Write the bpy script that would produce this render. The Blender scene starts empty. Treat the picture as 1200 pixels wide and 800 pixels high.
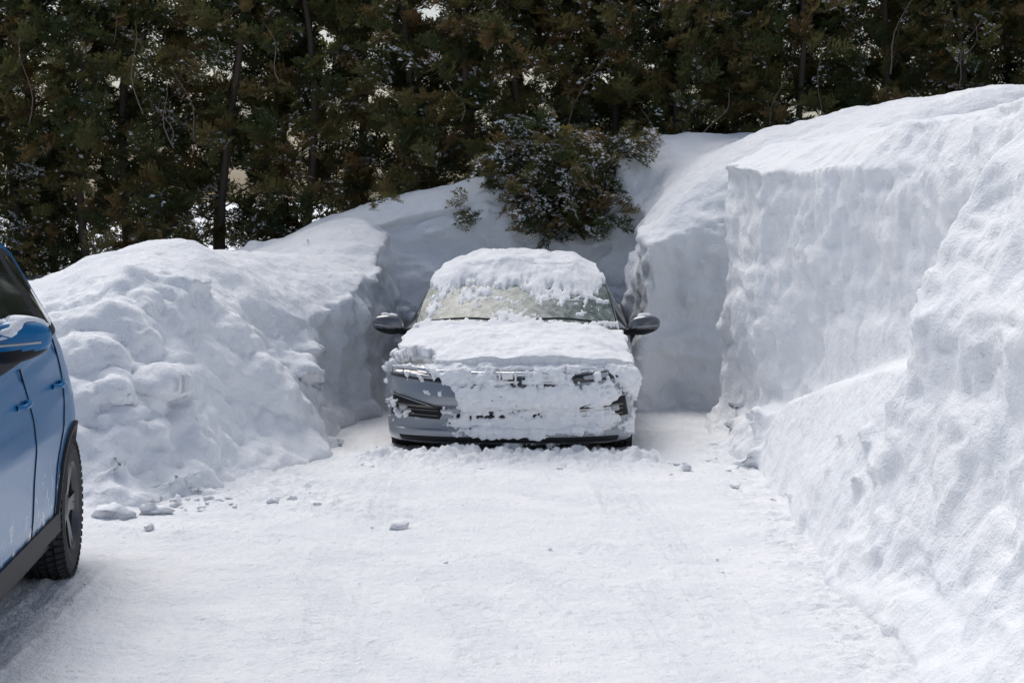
import bpy, math, random
import numpy as np
from mathutils import Vector, Matrix, Euler
from mathutils.bvhtree import BVHTree
random.seed(7); RNG=np.random.default_rng(7)
SC=bpy.context.scene
# ------------------------------------------------------------------ noise
_g=np.random.default_rng(3).normal(size=(256,3)); _g/=np.linalg.norm(_g,axis=1)[:,None]
_perm=np.random.default_rng(4).permutation(256).astype(np.int64)
def perlin(p):
    p=np.asarray(p,float); i=np.floor(p).astype(np.int64); f=p-i
    u=f*f*f*(f*(f*6-15)+10); r=np.zeros(len(p))
    for dx in (0,1):
        for dy in (0,1):
            for dz in (0,1):
                h=_perm[(_perm[(_perm[(i[:,0]+dx)&255]+i[:,1]+dy)&255]+i[:,2]+dz)&255]
                d=(_g[h]*(f-np.array([dx,dy,dz]))).sum(1)
                w=(u[:,0] if dx else 1-u[:,0])*(u[:,1] if dy else 1-u[:,1])*(u[:,2] if dz else 1-u[:,2])
                r+=w*d
    return r*1.5
def fbm(p,s=1.0,o=4,off=0.0):
    p=np.asarray(p,float)*s+off; a=1;r=0;t=0
    for k in range(o):
        r=r+a*perlin(p); t+=a; a*=.5; p=p*2.03+17.3
    return r/t
def sst(x,a,b):
    t=np.clip((x-a)/(b-a),0,1); return t*t*(3-2*t)
def steps(x,n):
    s=x*n; f=np.floor(s); return (f+sst(s-f,.62,.95))/n
# ------------------------------------------------------------------ materials
def newmat(name):
    m=bpy.data.materials.new(name); m.use_nodes=True
    return m,m.node_tree.nodes,m.node_tree.links,m.node_tree.nodes["Principled BSDF"]
def simple(name,col,rough=.5,metal=0,coat=0,spec=.5,bump=0,bscale=200):
    m,n,l,b=newmat(name)
    b.inputs['Base Color'].default_value=(*col,1); b.inputs['Roughness'].default_value=rough
    b.inputs['Metallic'].default_value=metal; b.inputs['Coat Weight'].default_value=coat
    b.inputs['Coat Roughness'].default_value=.06
    b.inputs['Specular IOR Level'].default_value=spec
    if bump:
        t=n.new('ShaderNodeTexNoise'); t.inputs['Scale'].default_value=bscale; t.inputs['Detail'].default_value=4
        bp=n.new('ShaderNodeBump'); bp.inputs['Strength'].default_value=bump; bp.inputs['Distance'].default_value=.01
        tc=n.new('ShaderNodeTexCoord'); l.new(tc.outputs['Object'],t.inputs['Vector'])
        l.new(t.outputs['Fac'],bp.inputs['Height']); l.new(bp.outputs['Normal'],b.inputs['Normal'])
    return m
def snow_mat(name,c1,c2,b1=.5,b2=.35,s1=14,s2=75,d1=.03,d2=.008,stretch=None,pack=None):
    m,n,l,b=newmat(name)
    tc=n.new('ShaderNodeTexCoord'); src_=tc.outputs['Object']
    nz=n.new('ShaderNodeTexNoise'); nz.inputs['Scale'].default_value=2.2; nz.inputs['Detail'].default_value=5; nz.inputs['Roughness'].default_value=.65
    cr=n.new('ShaderNodeValToRGB'); cr.color_ramp.elements[0].position=.35; cr.color_ramp.elements[1].position=.62
    cr.color_ramp.elements[0].color=(*c1,1); cr.color_ramp.elements[1].color=(*c2,1)
    l.new(src_,nz.inputs['Vector']); l.new(nz.outputs['Fac'],cr.inputs['Fac'])
    if pack:
        at=n.new('ShaderNodeAttribute'); at.attribute_name='pack'
        mx=n.new('ShaderNodeMixRGB'); l.new(at.outputs['Fac'],mx.inputs[0]); l.new(cr.outputs['Color'],mx.inputs[1]); mx.inputs[2].default_value=(*pack,1)
        l.new(mx.outputs[0],b.inputs['Base Color'])
    else: l.new(cr.outputs['Color'],b.inputs['Base Color'])
    b.inputs['Roughness'].default_value=.75; b.inputs['Specular IOR Level'].default_value=.25
    a=n.new('ShaderNodeTexNoise'); a.inputs['Scale'].default_value=s1; a.inputs['Detail'].default_value=4; a.inputs['Roughness'].default_value=.6
    c=n.new('ShaderNodeTexNoise'); c.inputs['Scale'].default_value=s2; c.inputs['Detail'].default_value=3; c.inputs['Roughness'].default_value=.7
    if stretch:
        mp=n.new('ShaderNodeMapping'); mp.inputs['Scale'].default_value=stretch; l.new(src_,mp.inputs['Vector']); l.new(mp.outputs[0],a.inputs['Vector'])
    else: l.new(src_,a.inputs['Vector'])
    l.new(src_,c.inputs['Vector'])
    p1=n.new('ShaderNodeBump'); p1.inputs['Strength'].default_value=b1; p1.inputs['Distance'].default_value=d1
    p2=n.new('ShaderNodeBump'); p2.inputs['Strength'].default_value=b2; p2.inputs['Distance'].default_value=d2
    l.new(a.outputs['Fac'],p1.inputs['Height']); l.new(c.outputs['Fac'],p2.inputs['Height'])
    l.new(p1.outputs['Normal'],p2.inputs['Normal']); l.new(p2.outputs['Normal'],b.inputs['Normal'])
    return m
M_SNOW=snow_mat('snow',(.84,.862,.892),(.885,.897,.91),b1=.6,b2=.6,d1=.035,d2=.012)
M_PACK=snow_mat('packed_snow',(.76,.782,.81),(.85,.86,.872),b1=.7,b2=.9,s1=11,s2=60,d1=.02,d2=.012,stretch=(2.0,.8,1),pack=(.64,.67,.71))
M_CSNOW=snow_mat('car_snow',(.85,.865,.89),(.89,.90,.91),b1=.7,b2=.7,s1=30,s2=110,d1=.012,d2=.006)
M_BLACK=simple('black_plastic',(.015,.016,.018),.55,spec=.2)
M_GLOSSBLK=simple('gloss_black',(.01,.011,.013),.12,coat=.5)
M_GLASS=simple('tinted_glass',(.02,.028,.026),.06,spec=.6,coat=.3)
M_CHROME=simple('chrome',(.55,.57,.6),.18,metal=1)
M_LENS=simple('lamp_lens',(.30,.32,.34),.08,coat=1,spec=.9)
M_RUB=simple('tyre_rubber',(.022,.022,.024),.8,bump=.4,bscale=90)
M_RIM=simple('dark_alloy',(.10,.10,.105),.35,metal=.8)
M_STEEL=simple('brake_steel',(.2,.19,.18),.4,metal=.9)
def frosted():
    m,n,l,b=newmat('frosted_windscreen')
    tc=n.new('ShaderNodeTexCoord'); nz=n.new('ShaderNodeTexNoise'); nz.inputs['Scale'].default_value=16; nz.inputs['Detail'].default_value=8; nz.inputs['Roughness'].default_value=.7
    l.new(tc.outputs['Object'],nz.inputs['Vector'])
    cr=n.new('ShaderNodeValToRGB'); e=cr.color_ramp.elements; e[0].position=.42; e[0].color=(.07,.10,.082,1); e[1].position=.72; e[1].color=(.42,.46,.44,1)
    l.new(nz.outputs['Fac'],cr.inputs['Fac']); l.new(cr.outputs['Color'],b.inputs['Base Color'])
    b.inputs['Roughness'].default_value=.35; b.inputs['Coat Weight'].default_value=.1; b.inputs['Coat Roughness'].default_value=.2; b.inputs['Specular IOR Level'].default_value=.3
    return m
M_WSCR=frosted()
def paint(name,col,z0,z1,dens,thr=.66,metal=.5,coat=1,spec=.5):
    m,n,l,b=newmat(name)
    tc=n.new('ShaderNodeTexCoord'); sep=n.new('ShaderNodeSeparateXYZ'); l.new(tc.outputs['Object'],sep.inputs[0])
    mr=n.new('ShaderNodeMapRange'); mr.inputs['From Min'].default_value=z1; mr.inputs['From Max'].default_value=z0
    mr.inputs['To Min'].default_value=0; mr.inputs['To Max'].default_value=dens; l.new(sep.outputs['Z'],mr.inputs['Value'])
    nz=n.new('ShaderNodeTexNoise'); nz.inputs['Scale'].default_value=11; nz.inputs['Detail'].default_value=9; nz.inputs['Roughness'].default_value=.75
    l.new(tc.outputs['Object'],nz.inputs['Vector'])
    ad=n.new('ShaderNodeMath'); ad.operation='ADD'; l.new(nz.outputs['Fac'],ad.inputs[0]); l.new(mr.outputs[0],ad.inputs[1])
    cr=n.new('ShaderNodeValToRGB'); cr.color_ramp.elements[0].position=thr; cr.color_ramp.elements[1].position=thr+.07
    l.new(ad.outputs[0],cr.inputs['Fac'])
    mx=n.new('ShaderNodeMixRGB'); mx.inputs[1].default_value=(*col,1); mx.inputs[2].default_value=(.8,.82,.84,1)
    l.new(cr.outputs['Color'],mx.inputs[0]); l.new(mx.outputs[0],b.inputs['Base Color'])
    for nm,a_,c_ in(('Roughness',.28,.8),('Metallic',metal,0),('Coat Weight',coat,0)):
        rr=n.new('ShaderNodeMapRange'); rr.inputs['To Min'].default_value=a_; rr.inputs['To Max'].default_value=c_; l.new(cr.outputs['Color'],rr.inputs['Value']); l.new(rr.outputs[0],b.inputs[nm])
    b.inputs['Coat Roughness'].default_value=.05; b.inputs['Specular IOR Level'].default_value=spec
    return m
M_GRAY=paint('grey_paint',(.25,.275,.305),.1,.9,.10)
M_BLUE=paint('blue_paint',(.003,.125,.31),.25,.85,.24,.70,0,.3,.25)
def foliage_mat():
    m,n,l,b=newmat('cedar_foliage')
    oi=n.new('ShaderNodeObjectInfo'); tc=n.new('ShaderNodeTexCoord')
    nz=n.new('ShaderNodeTexNoise'); nz.inputs['Scale'].default_value=7; l.new(tc.outputs['Object'],nz.inputs['Vector'])
    ad=n.new('ShaderNodeMath'); ad.operation='MULTIPLY_ADD'; ad.inputs[1].default_value=.6; l.new(nz.outputs['Fac'],ad.inputs[0]); 
    sb=n.new('ShaderNodeMath'); sb.operation='SUBTRACT'; sb.inputs[1].default_value=.3; l.new(oi.outputs['Random'],sb.inputs[0]); l.new(sb.outputs[0],ad.inputs[2])
    cr=n.new('ShaderNodeValToRGB'); e=cr.color_ramp.elements
    e[0].position=0; e[0].color=(.050,.074,.028,1); e[1].position=1; e[1].color=(.30,.19,.08,1)
    for p,c in ((.3,(.095,.118,.040,1)),(.55,(.165,.162,.056,1)),(.80,(.24,.20,.076,1))):
        k=e.new(p); k.color=c
    l.new(ad.outputs[0],cr.inputs['Fac']); l.new(cr.outputs['Color'],b.inputs['Base Color'])
    b.inputs['Roughness'].default_value=.6; b.inputs['Specular IOR Level'].default_value=.3
    tr=n.new('ShaderNodeBsdfTranslucent'); l.new(cr.outputs['Color'],tr.inputs['Color'])
    mx=n.new('ShaderNodeMixShader'); mx.inputs[0].default_value=.4; out=n['Material Output']
    l.new(b.outputs[0],mx.inputs[1]); l.new(tr.outputs[0],mx.inputs[2]); l.new(mx.outputs[0],out.inputs['Surface'])
    return m
M_FOL=foliage_mat()
M_BARK=simple('cedar_bark',(.09,.07,.055),.9,bump=.6,bscale=40)
M_TWIG=simple('bare_twig',(.17,.14,.11),.85)
# ------------------------------------------------------------------ mesh helpers
COL=SC.collection
def mkobj(name,verts,faces,mats,midx=None,smooth=True,parent=None,coll=None):
    me=bpy.data.meshes.new(name)
    me.from_pydata([tuple(v) for v in verts] if not isinstance(verts,list) else verts,[],faces if isinstance(faces,list) else faces.tolist())
    for m in mats: me.materials.append(m)
    if midx is not None: me.polygons.foreach_set('material_index',np.asarray(midx,dtype=np.int32))
    if smooth: me.polygons.foreach_set('use_smooth',np.ones(len(me.polygons),dtype=bool))
    me.update()
    o=bpy.data.objects.new(name,me); (coll or COL).objects.link(o)
    if parent: o.parent=parent
    return o
def fast_mesh(name,V,Q,mats,midx=None,smooth=True):
    me=bpy.data.meshes.new(name); k=Q.shape[1]
    me.vertices.add(len(V)); me.vertices.foreach_set('co',np.ascontiguousarray(V,dtype=np.float32).ravel())
    me.loops.add(Q.size); me.loops.foreach_set('vertex_index',np.ascontiguousarray(Q,dtype=np.int32).ravel())
    me.polygons.add(len(Q)); me.polygons.foreach_set('loop_start',np.arange(0,Q.size,k,dtype=np.int32))
    if midx is not None: me.polygons.foreach_set('material_index',np.asarray(midx,dtype=np.int32))
    me.polygons.foreach_set('use_smooth',np.full(len(Q),smooth,dtype=bool))
    for m in mats: me.materials.append(m)
    me.update(calc_edges=True); me.validate()
    return me
def gridq(nv,nu):
    i=np.arange(nv-1)[:,None]; j=np.arange(nu-1)[None,:]; a=i*nu+j
    return np.stack([a,a+1,a+nu+1,a+nu],-1).reshape(-1,4)
class Build:
    def __init__(s): s.v=[];s.f=[];s.m=[]
    def add(s,v,f,mi=0):
        o=len(s.v); s.v+= [tuple(map(float,p)) for p in v]; s.f+=[tuple(int(i)+o for i in q) for q in f]; s.m+=[mi]*len(f)
    def box(s,c,h,mi=0,R=None):
        v=[Vector((sx*h[0],sy*h[1],sz*h[2])) for sx in(-1,1) for sy in(-1,1) for sz in(-1,1)]
        if R is not None: v=[R@p for p in v]
        v=[p+Vector(c) for p in v]
        s.add(v,[(0,1,3,2),(4,6,7,5),(0,4,5,1),(2,3,7,6),(0,2,6,4),(1,5,7,3)],mi)
    def tube(s,pts,rad,n=6,mi=0):
        pts=[Vector(p) for p in pts]; V=[];F=[]
        for i,p in enumerate(pts):
            t=(pts[min(i+1,len(pts)-1)]-pts[max(i-1,0)]).normalized()
            a=t.cross(Vector((.3,.2,1))).normalized() if abs(t.z)<.95 else t.cross(Vector((1,0,0))).normalized()
            b=t.cross(a); r=rad[i] if hasattr(rad,'__len__') else rad
            for k in range(n):
                an=2*math.pi*k/n; V.append(p+a*math.cos(an)*r+b*math.sin(an)*r)
        for i in range(len(pts)-1):
            for k in range(n):
                F.append((i*n+k,i*n+(k+1)%n,(i+1)*n+(k+1)%n,(i+1)*n+k))
        F.append(tuple(range(n))); F.append(tuple(range((len(pts)-1)*n,len(pts)*n)))
        s.add(V,F,mi)
    def lathe(s,prof,c,n=48,mi=0,axis='x',flip=1):
        V=[];F=[]
        for k in range(n):
            a=2*math.pi*k/n
            for (x,r) in prof: V.append((c[0]+x*flip,c[1]+r*math.cos(a),c[2]+r*math.sin(a)))
        m=len(prof)
        for k in range(n):
            for j in range(m-1):
                F.append((k*m+j,k*m+j+1,((k+1)%n)*m+j+1,((k+1)%n)*m+j))
        s.add(V,F,mi)
    def obj(s,name,mats,parent=None,smooth=True,angle=None):
        return mkobj(name,s.v,s.f,mats,s.m,smooth,parent)
# ------------------------------------------------------------------ SNOW BANK
CTRL=[(-2.54,18,1.36),(-1.88,18,1.55),(-.98,18,1.86),(-.5,18,1.92),(-.2,18,2.03),(.12,18,1.93),(.33,18,1.76),(.55,18,1.56),(.85,18,1.64),(1.02,18.1,2.2),(1.4,18.2,2.30),(2,18.3,2.36),
 (-2.5,19.5,1.3),(-.9,19.5,1.8),(0,19.6,1.85),(1,19,2.34),(2,20,2.40),(4,18,2.5),(6,20,2.5),(-4.5,20,1.0),(0,22,1.7),(-7,22,.9),(6,22,2.4),
 (-1.15,14.9,1.12),(-1.5,14.9,1.12),(-1.2,16.2,1.45),(-1.8,16.2,1.38),(1.25,15.6,1.60),(1.6,15.8,1.80),(1.25,16.6,1.9),(1.9,16.2,2.2),(3,15,2.45),(3,12,2.5),(6,10,2.5),
 (-2.19,12.5,1.30),(-2.6,12.6,1.27),(-3.07,12.7,1.08),(-2.35,14,1.46),(-2.15,15,1.34),(-1.6,13.4,.70),(-1.9,13.1,1.0),(-1.55,14.2,.88),
 (-4,13,.9),(-5,13,.85),(-7,13,.8),(-4,16,.95),(-7,17,.9),(-3,15.5,1.15),(-2.3,11.7,.95),(-3.2,11.7,.8),(-5,11.5,.7),(-7,11.5,.7),(-1.7,12.6,.70),(-2,10,.7),(-6,8,.7),(6,5,2.5)]
CT=np.array(CTRL)
def _k(r): return np.where(r>0,r*r*np.log(r+1e-9),0)
def rbf_fit(C):
    n=len(C); D=np.linalg.norm(C[:,None,:2]-C[None,:,:2],axis=2)
    A=np.zeros((n+3,n+3)); A[:n,:n]=_k(D)+np.eye(n)*.015; P=np.c_[np.ones(n),C[:,:2]]; A[:n,n:]=P; A[n:,:n]=P.T
    return np.linalg.solve(A,np.r_[C[:,2],0,0,0])
RW=rbf_fit(CT)
def H0(x,y):
    r=np.full(x.shape,RW[-3])+RW[-2]*x+RW[-1]*y
    for i,c in enumerate(CT): r+=RW[i]*_k(np.hypot(x-c[0],y-c[1]))
    return np.clip(r,.5,2.7)
# cleared area outline: (x,y,wall width of the edge that starts here)
POLY=[(9,14.5,.1),(1.74,14.55,.12),(1.85,15.6,.16),(1.4,15.75,.18),(.99,15.5,.16),(.98,17.55,.35),(-.98,17.6,.2),(-1.0,15.1,.22),(-1.24,14.6,.35),(-1.34,13.6,.8),(-1.25,13.05,1.1),(-1.62,12.05,1.5),(-2.0,11.05,1.7),(-2.45,10.65,1.7),(-4.5,10.35,1.6),(-9,10.2,1),(-9,-4,1),(9,-4,1)]
def poly_field(x,y):
    n=len(POLY); inside=np.zeros(x.shape,bool); best=np.full(x.shape,1e9); num=np.zeros(x.shape); den=np.zeros(x.shape)
    for i in range(n):
        x1,y1,w=POLY[i]; x2,y2,_=POLY[(i+1)%n]
        c=((y1>y)!=(y2>y))&(x<(x2-x1)*(y-y1)/((y2-y1) or 1e-9)+x1); inside^=c
        t=np.clip(((x-x1)*(x2-x1)+(y-y1)*(y2-y1))/((x2-x1)**2+(y2-y1)**2),0,1)
        d=np.hypot(x-(x1+t*(x2-x1)),y-(y1+t*(y2-y1)))
        best=np.minimum(best,d); k=1/(d+.05)**4; num+=k*w; den+=k
    return inside,best,num/den
RS=[(3.0,[(1.40,0),(1.62,.22),(1.80,.5),(1.93,1.3),(2.02,1.42),(2.25,1.98),(2.62,2.42),(4,2.55),(7,2.6)]),
    (7.4,[(1.47,0),(1.66,.20),(1.84,.5),(1.95,1.3),(2.05,1.42),(2.25,1.98),(2.64,2.44),(4,2.55),(7,2.6)]),
    (8.80,[(1.48,0),(1.60,.18),(1.70,.5),(1.84,1.25),(1.94,1.40),(2.20,1.98),(2.64,2.44),(4,2.5),(7,2.6)]),
    (8.92,[(1.50,0),(1.62,.30),(1.97,1.02),(2.38,1.10),(2.58,1.18),(2.62,1.98),(2.76,2.42),(4,2.5),(7,2.6)]),
    (11.0,[(1.58,0),(1.66,.26),(1.88,.72),(2.24,.80),(2.42,.90),(2.45,1.92),(2.66,2.30),(4,2.5),(7,2.6)]),
    (12.7,[(1.60,0),(1.65,.18),(1.71,.34),(1.90,.38),(2.00,.46),(2.02,1.95),(2.30,2.20),(4,2.5),(7,2.6)]),
    (13.4,[(1.50,0),(1.57,.14),(1.66,.25),(1.70,.33),(1.73,.45),(1.75,2.00),(2.1,2.22),(4,2.5),(7,2.6)]),
    (14.45,[(1.46,0),(1.52,.12),(1.57,.25),(1.58,.3),(1.585,.45),(1.605,2.03),(2.0,2.22),(4,2.5),(7,2.6)]),
    (16,[(1.52,0),(1.54,.10),(1.555,.2),(1.56,.3),(1.565,.45),(1.59,2.0),(2.0,2.25),(4,2.5),(7,2.6)])]
RY=np.array([r[0] for r in RS]); RX=np.array([[p[0] for p in r[1]] for r in RS]); RZ=np.array([[p[1] for p in r[1]] for r in RS])
xs=np.arange(-6.5,6.3,.03); ys=np.arange(4.0,22.0,.03)
GX,GY=np.meshgrid(xs,ys); fx=GX.ravel(); fy=GY.ravel()
P2=np.c_[fx,fy,np.zeros_like(fx)]
wob=.22*fbm(P2,.9,3,5.1)+.06*fbm(P2,4,2,9.1)
wob2=.22*fbm(P2,.8,3,25.1)+.06*fbm(P2,3.5,2,19.1)
farm=sst(fy,12.3,13.6)*(fx>0)
wx=fx+wob*(1-.8*farm)*.8; wy=fy+wob2*(1-.6*sst(fy,13.5,14.5)*1)*.6
ins,dd,ww=poly_field(wx,wy)
h0=H0(fx,fy)
prof=np.clip(dd/ww,0,1)
prof=np.where(ww<.5,.80*sst(prof,0,1)+.20*np.sin(np.clip(dd/.8,0,1)*math.pi/2),np.sin(prof*math.pi/2)**.95)
hp=np.where(ins,-.2,h0*prof)
nsx=len(xs); hr=np.full(fx.shape,-.2)
HR=hr.reshape(GX.shape)
WX=(fx+wob*.4).reshape(GX.shape)
for r,yv in enumerate(ys):
    if yv>14.60: break
    X=[np.interp(yv,RY,RX[:,k]) for k in range(RX.shape[1])]; Z=[np.interp(yv,RY,RZ[:,k]) for k in range(RX.shape[1])]
    HR[r]=np.interp(WX[r],X,Z); HR[r][WX[r]<X[0]]=-.2
h=np.maximum(hp,HR.ravel())
h=h+np.where(h>.3,.09*fbm(P2,.55,3,2.2)*sst(h,.3,1.2),0)
V=np.c_[fx,fy,h]; n=len(V)
top=gridq(len(ys),nsx)
Vb=np.c_[fx,fy,np.full(n,-.5)]
nv,nu=len(ys),nsx
a_r=[(0,j) for j in range(nu)]+[(i,nu-1) for i in range(1,nv)]+[(nv-1,j) for j in range(nu-2,-1,-1)]+[(i,0) for i in range(nv-2,0,-1)]
rg=np.array([i*nu+j for i,j in a_r]); rn=np.roll(rg,-1)
side=np.stack([rg,rg+n,rn+n,rn],-1)
me=fast_mesh('tmp',np.vstack([V,Vb]),np.vstack([top,top[:,::-1]+n,side]),[])
ob=bpy.data.objects.new('tmp_bank',me); COL.objects.link(ob)
def ico(sub=2):
    import bmesh
    bm=bmesh.new(); bmesh.ops.create_icosphere(bm,subdivisions=sub,radius=1)
    v=np.array([x.co[:] for x in bm.verts]); f=np.array([[q.index for q in t.verts] for t in bm.faces]); bm.free(); return v,f
IV,IF=ico(3)
def hz(x,y):
    i=int(round((y-ys[0])/.03)); j=int(round((x-xs[0])/.03))
    i=min(max(i,0),nv-1); j=min(max(j,0),nu-1); return max(0.0,float(h[i*nu+j]))
LV=[];LF=[];cnt=0
def lumps(n,fn,r0,r1):
    global cnt
    for _ in range(n):
        x,y=fn(); r=random.uniform(r0,r1)*random.uniform(.6,1)
        z=hz(x,y)-r*.25
        q0=RNG.uniform(0,50,3)
        v=IV*(1+.9*perlin(IV*1.2+q0)+.4*perlin(IV*3+q0))[:,None]*np.array([random.uniform(.8,1.6),random.uniform(.8,1.2),random.uniform(.5,.8)])*r
        a=random.uniform(0,6.3); c,s=math.cos(a),math.sin(a); v=v@np.array([[c,s,0],[-s,c,0],[0,0,1]])
        LV.append(v+np.array([x,y,z])); LF.append(IF+cnt); cnt+=len(v)
g=random.gauss
lumps(10,lambda:(random.uniform(-3.4,-1.5),random.uniform(11.0,13.0)),.08,.18)
lumps(20,lambda:(g(-1.95,.3),g(11.2,.25)),.05,.11)
lumps(14,lambda:(g(1.56,.08),random.uniform(12.4,14.2)),.05,.12)
lumps(8,lambda:(g(1.60,.10),random.uniform(9,12.5)),.04,.09)
lumps(10,lambda:(random.uniform(-2.4,.2),random.uniform(16.5,17.9)),.08,.16)
lumps(8,lambda:(random.uniform(-1.6,-1.1),random.uniform(13.4,14.8)),.08,.16)
lm=fast_mesh('lumps',np.vstack(LV),np.vstack(LF),[])
lo=bpy.data.objects.new('tmp_l',lm); COL.objects.link(lo)
bpy.ops.object.select_all(action='DESELECT'); lo.select_set(True); ob.select_set(True); bpy.context.view_layer.objects.active=ob
bpy.ops.object.join()
md=ob.modifiers.new('r','REMESH'); md.mode='VOXEL'; md.voxel_size=.03; md.adaptivity=0
sm=ob.modifiers.new('s','SMOOTH'); sm.factor=.5; sm.iterations=3
dg=bpy.context.evaluated_depsgraph_get(); em=ob.evaluated_get(dg).to_mesh()
nvv=len(em.vertices); co=np.zeros(nvv*3,np.float32); em.vertices.foreach_get('co',co); co=co.reshape(-1,3).astype(float)
no=np.zeros(nvv*3,np.float32); em.vertices.foreach_get('normal',no); no=no.reshape(-1,3).astype(float)
nl=len(em.loops); lv=np.zeros(nl,np.int32); em.loops.foreach_get('vertex_index',lv); Q=lv.reshape(-1,4)
ob.evaluated_get(dg).to_mesh_clear()
cz=co[Q].mean(1); keep=(cz[:,2]>-.12)&(cz[:,0]>-6.45)&(cz[:,0]<6.2)&(cz[:,1]>4.03)
Q=Q[keep]; used=np.unique(Q); rm=-np.ones(nvv,int); rm[used]=np.arange(len(used)); Q=rm[Q]; co=co[used]; no=no[used]
print('bank verts',len(co))
left=sst(-co[:,0],1.2,1.8)*sst(13.6-co[:,1],0,1)
rnear=sst(co[:,0],1.3,1.7)*sst(14.8-co[:,1],0,.1)
wall=sst(.75-np.abs(no[:,2]),0,.35)
d=.09*fbm(co,1.1,3,1.7)*(1-.5*rnear)+.030*fbm(co,3.6,3,4.7)+.014*fbm(co,11,3,8.1)
chip=fbm(co*np.array([1,1,1.3]),.95,3,14.2)
chipd=.42*steps(chip,6)+.07*steps(fbm(co,3.6,2,3.9),3)
bil=np.abs(perlin(co*2.3+3.3))*.16+np.abs(perlin(co*5.3+1.3))*.07+np.abs(perlin(co*12+9))*.022
strata=.03*fbm(co*np.array([.8,.8,5.0]),1.6,3,7.7)*wall
nearb=rnear*sst(9.1-co[:,1],-.1,.2)
d=d+chipd*(.35*left+.42*rnear*wall+.65*wall*(1-left)*(1-rnear))+bil*(.12+.75*left)*(1-.9*rnear+.4*nearb)+strata-.02-.05*left
slabm=sst(co[:,0],1.5,1.62)*sst(2.40-co[:,0],0,.15)*sst(co[:,1],9.0,9.2)*sst(12.6-co[:,1],0,.5)*sst(1.12-co[:,2],0,.2)
d=d*(1-.8*slabm)+slabm*.018*fbm(co,20,3,2)
co=co+no*d[:,None]*sst(co[:,2],-.15,.15)[:,None]
lipm=np.exp(-((co[:,2]-2.04-.05*perlin(co*1.7))/.065)**2)*sst(co[:,0],1.35,1.5)*sst(1.95-co[:,0],0,.25)*sst(co[:,1],12.2,13.2)*sst(14.8-co[:,1],0,.3)
co[:,0]-=lipm*(.05+.09*perlin(co*np.array([1,5,3])))
bpy.data.objects.remove(ob)
bm_=fast_mesh('snow_bank',co,Q,[M_SNOW]); bank=bpy.data.objects.new('snow_bank',bm_); COL.objects.link(bank)
# ------------------------------------------------------------------ GROUND
gx=np.array([-4000,-1500,-500,-150,-50,-20,-10,10,20,50,150,500,1500,4000.]); GX2,GY2=np.meshgrid(gx,gx)
gm=fast_mesh('ground',np.c_[GX2.ravel(),GY2.ravel(),np.full(GX2.size,-.06)],gridq(len(gx),len(gx)),[M_SNOW]); COL.objects.link(bpy.data.objects.new('ground',gm))
dx=np.concatenate([np.arange(-8,-3.4,.08),np.arange(-3.4,2.3,.0125),np.arange(2.3,3,.08)])
dy=np.concatenate([np.arange(-3,6,.08),np.arange(6,10,.0125),np.arange(10,13.6,.02),np.arange(13.6,18.2,.06)])
DX,DY=np.meshgrid(dx,dy); ax=DX.ravel(); ay=DY.ravel(); PP=np.c_[ax,ay,np.zeros_like(ax)]
z=.03*fbm(PP,.7,3,3)+.014*fbm(PP,4,3,6)+.008*fbm(PP,22,2,8)
z+=.020*steps(fbm(PP*np.array([1.6,.9,1]),1.6,3,44),7)     # scraped, plated crust
def curve(pts,n=60):
    P=np.array([pts[0]]+list(pts)+[pts[-1]],float); out=[]
    for i in range(len(P)-3):
        for t in np.linspace(0,1,n//(len(P)-3)+1,endpoint=False):
            a,b,c,e=P[i:i+4]; out.append(.5*((2*b)+(-a+c)*t+(2*a-5*b+4*c-e)*t*t+(-a+3*b-3*c+e)*t**3))
    out.append(P[-2]); return np.array(out)
TR=[[(.63,4),(.62,6.9),(.5,8.4),(.15,9.5),(-.5,10.3),(-1.5,10.9)],
    [(-.75,4),(-.75,6.9),(-.82,8.2),(-1.1,9.2),(-1.7,9.9),(-2.6,10.2)],
    [(.9,4),(.92,7),(.85,9.5),(.74,11.5),(.72,13.5)],[(-.55,4),(-.58,7),(-.66,9.5),(-.76,11.5),(-.78,13.5)],
    [(.2,4),(.35,7.2),(.1,8.8),(-.6,9.9),(-1.6,10.5),(-2.8,10.8)],[(-1.3,4),(-1.2,6.9),(-1.45,8.1),(-2.1,8.8)],
    [(1.25,4),(1.2,7),(1.05,9.),(.7,10.4),(.1,11.4),(-.6,12.2)],[(-.2,4),(-.1,6.5),(-.25,8.2),(-.8,9.4),(-1.7,10.1)],
    [(-2.0,4),(-2.05,7),(-2.08,9.3)],[(-.35,5),(-.15,7.),(.25,8.6),(.62,10.6),(.5,12.8)],
    [(.72,4),(.75,7),(.60,9),(.62,11),(.60,13)],[(-.95,4),(-.9,7),(-.9,9.5),(-.85,12)],[(1.05,4),(1.05,7),(.8,8.8),(.2,9.9),(-.7,10.7)]]
PK=np.zeros_like(z)
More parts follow.
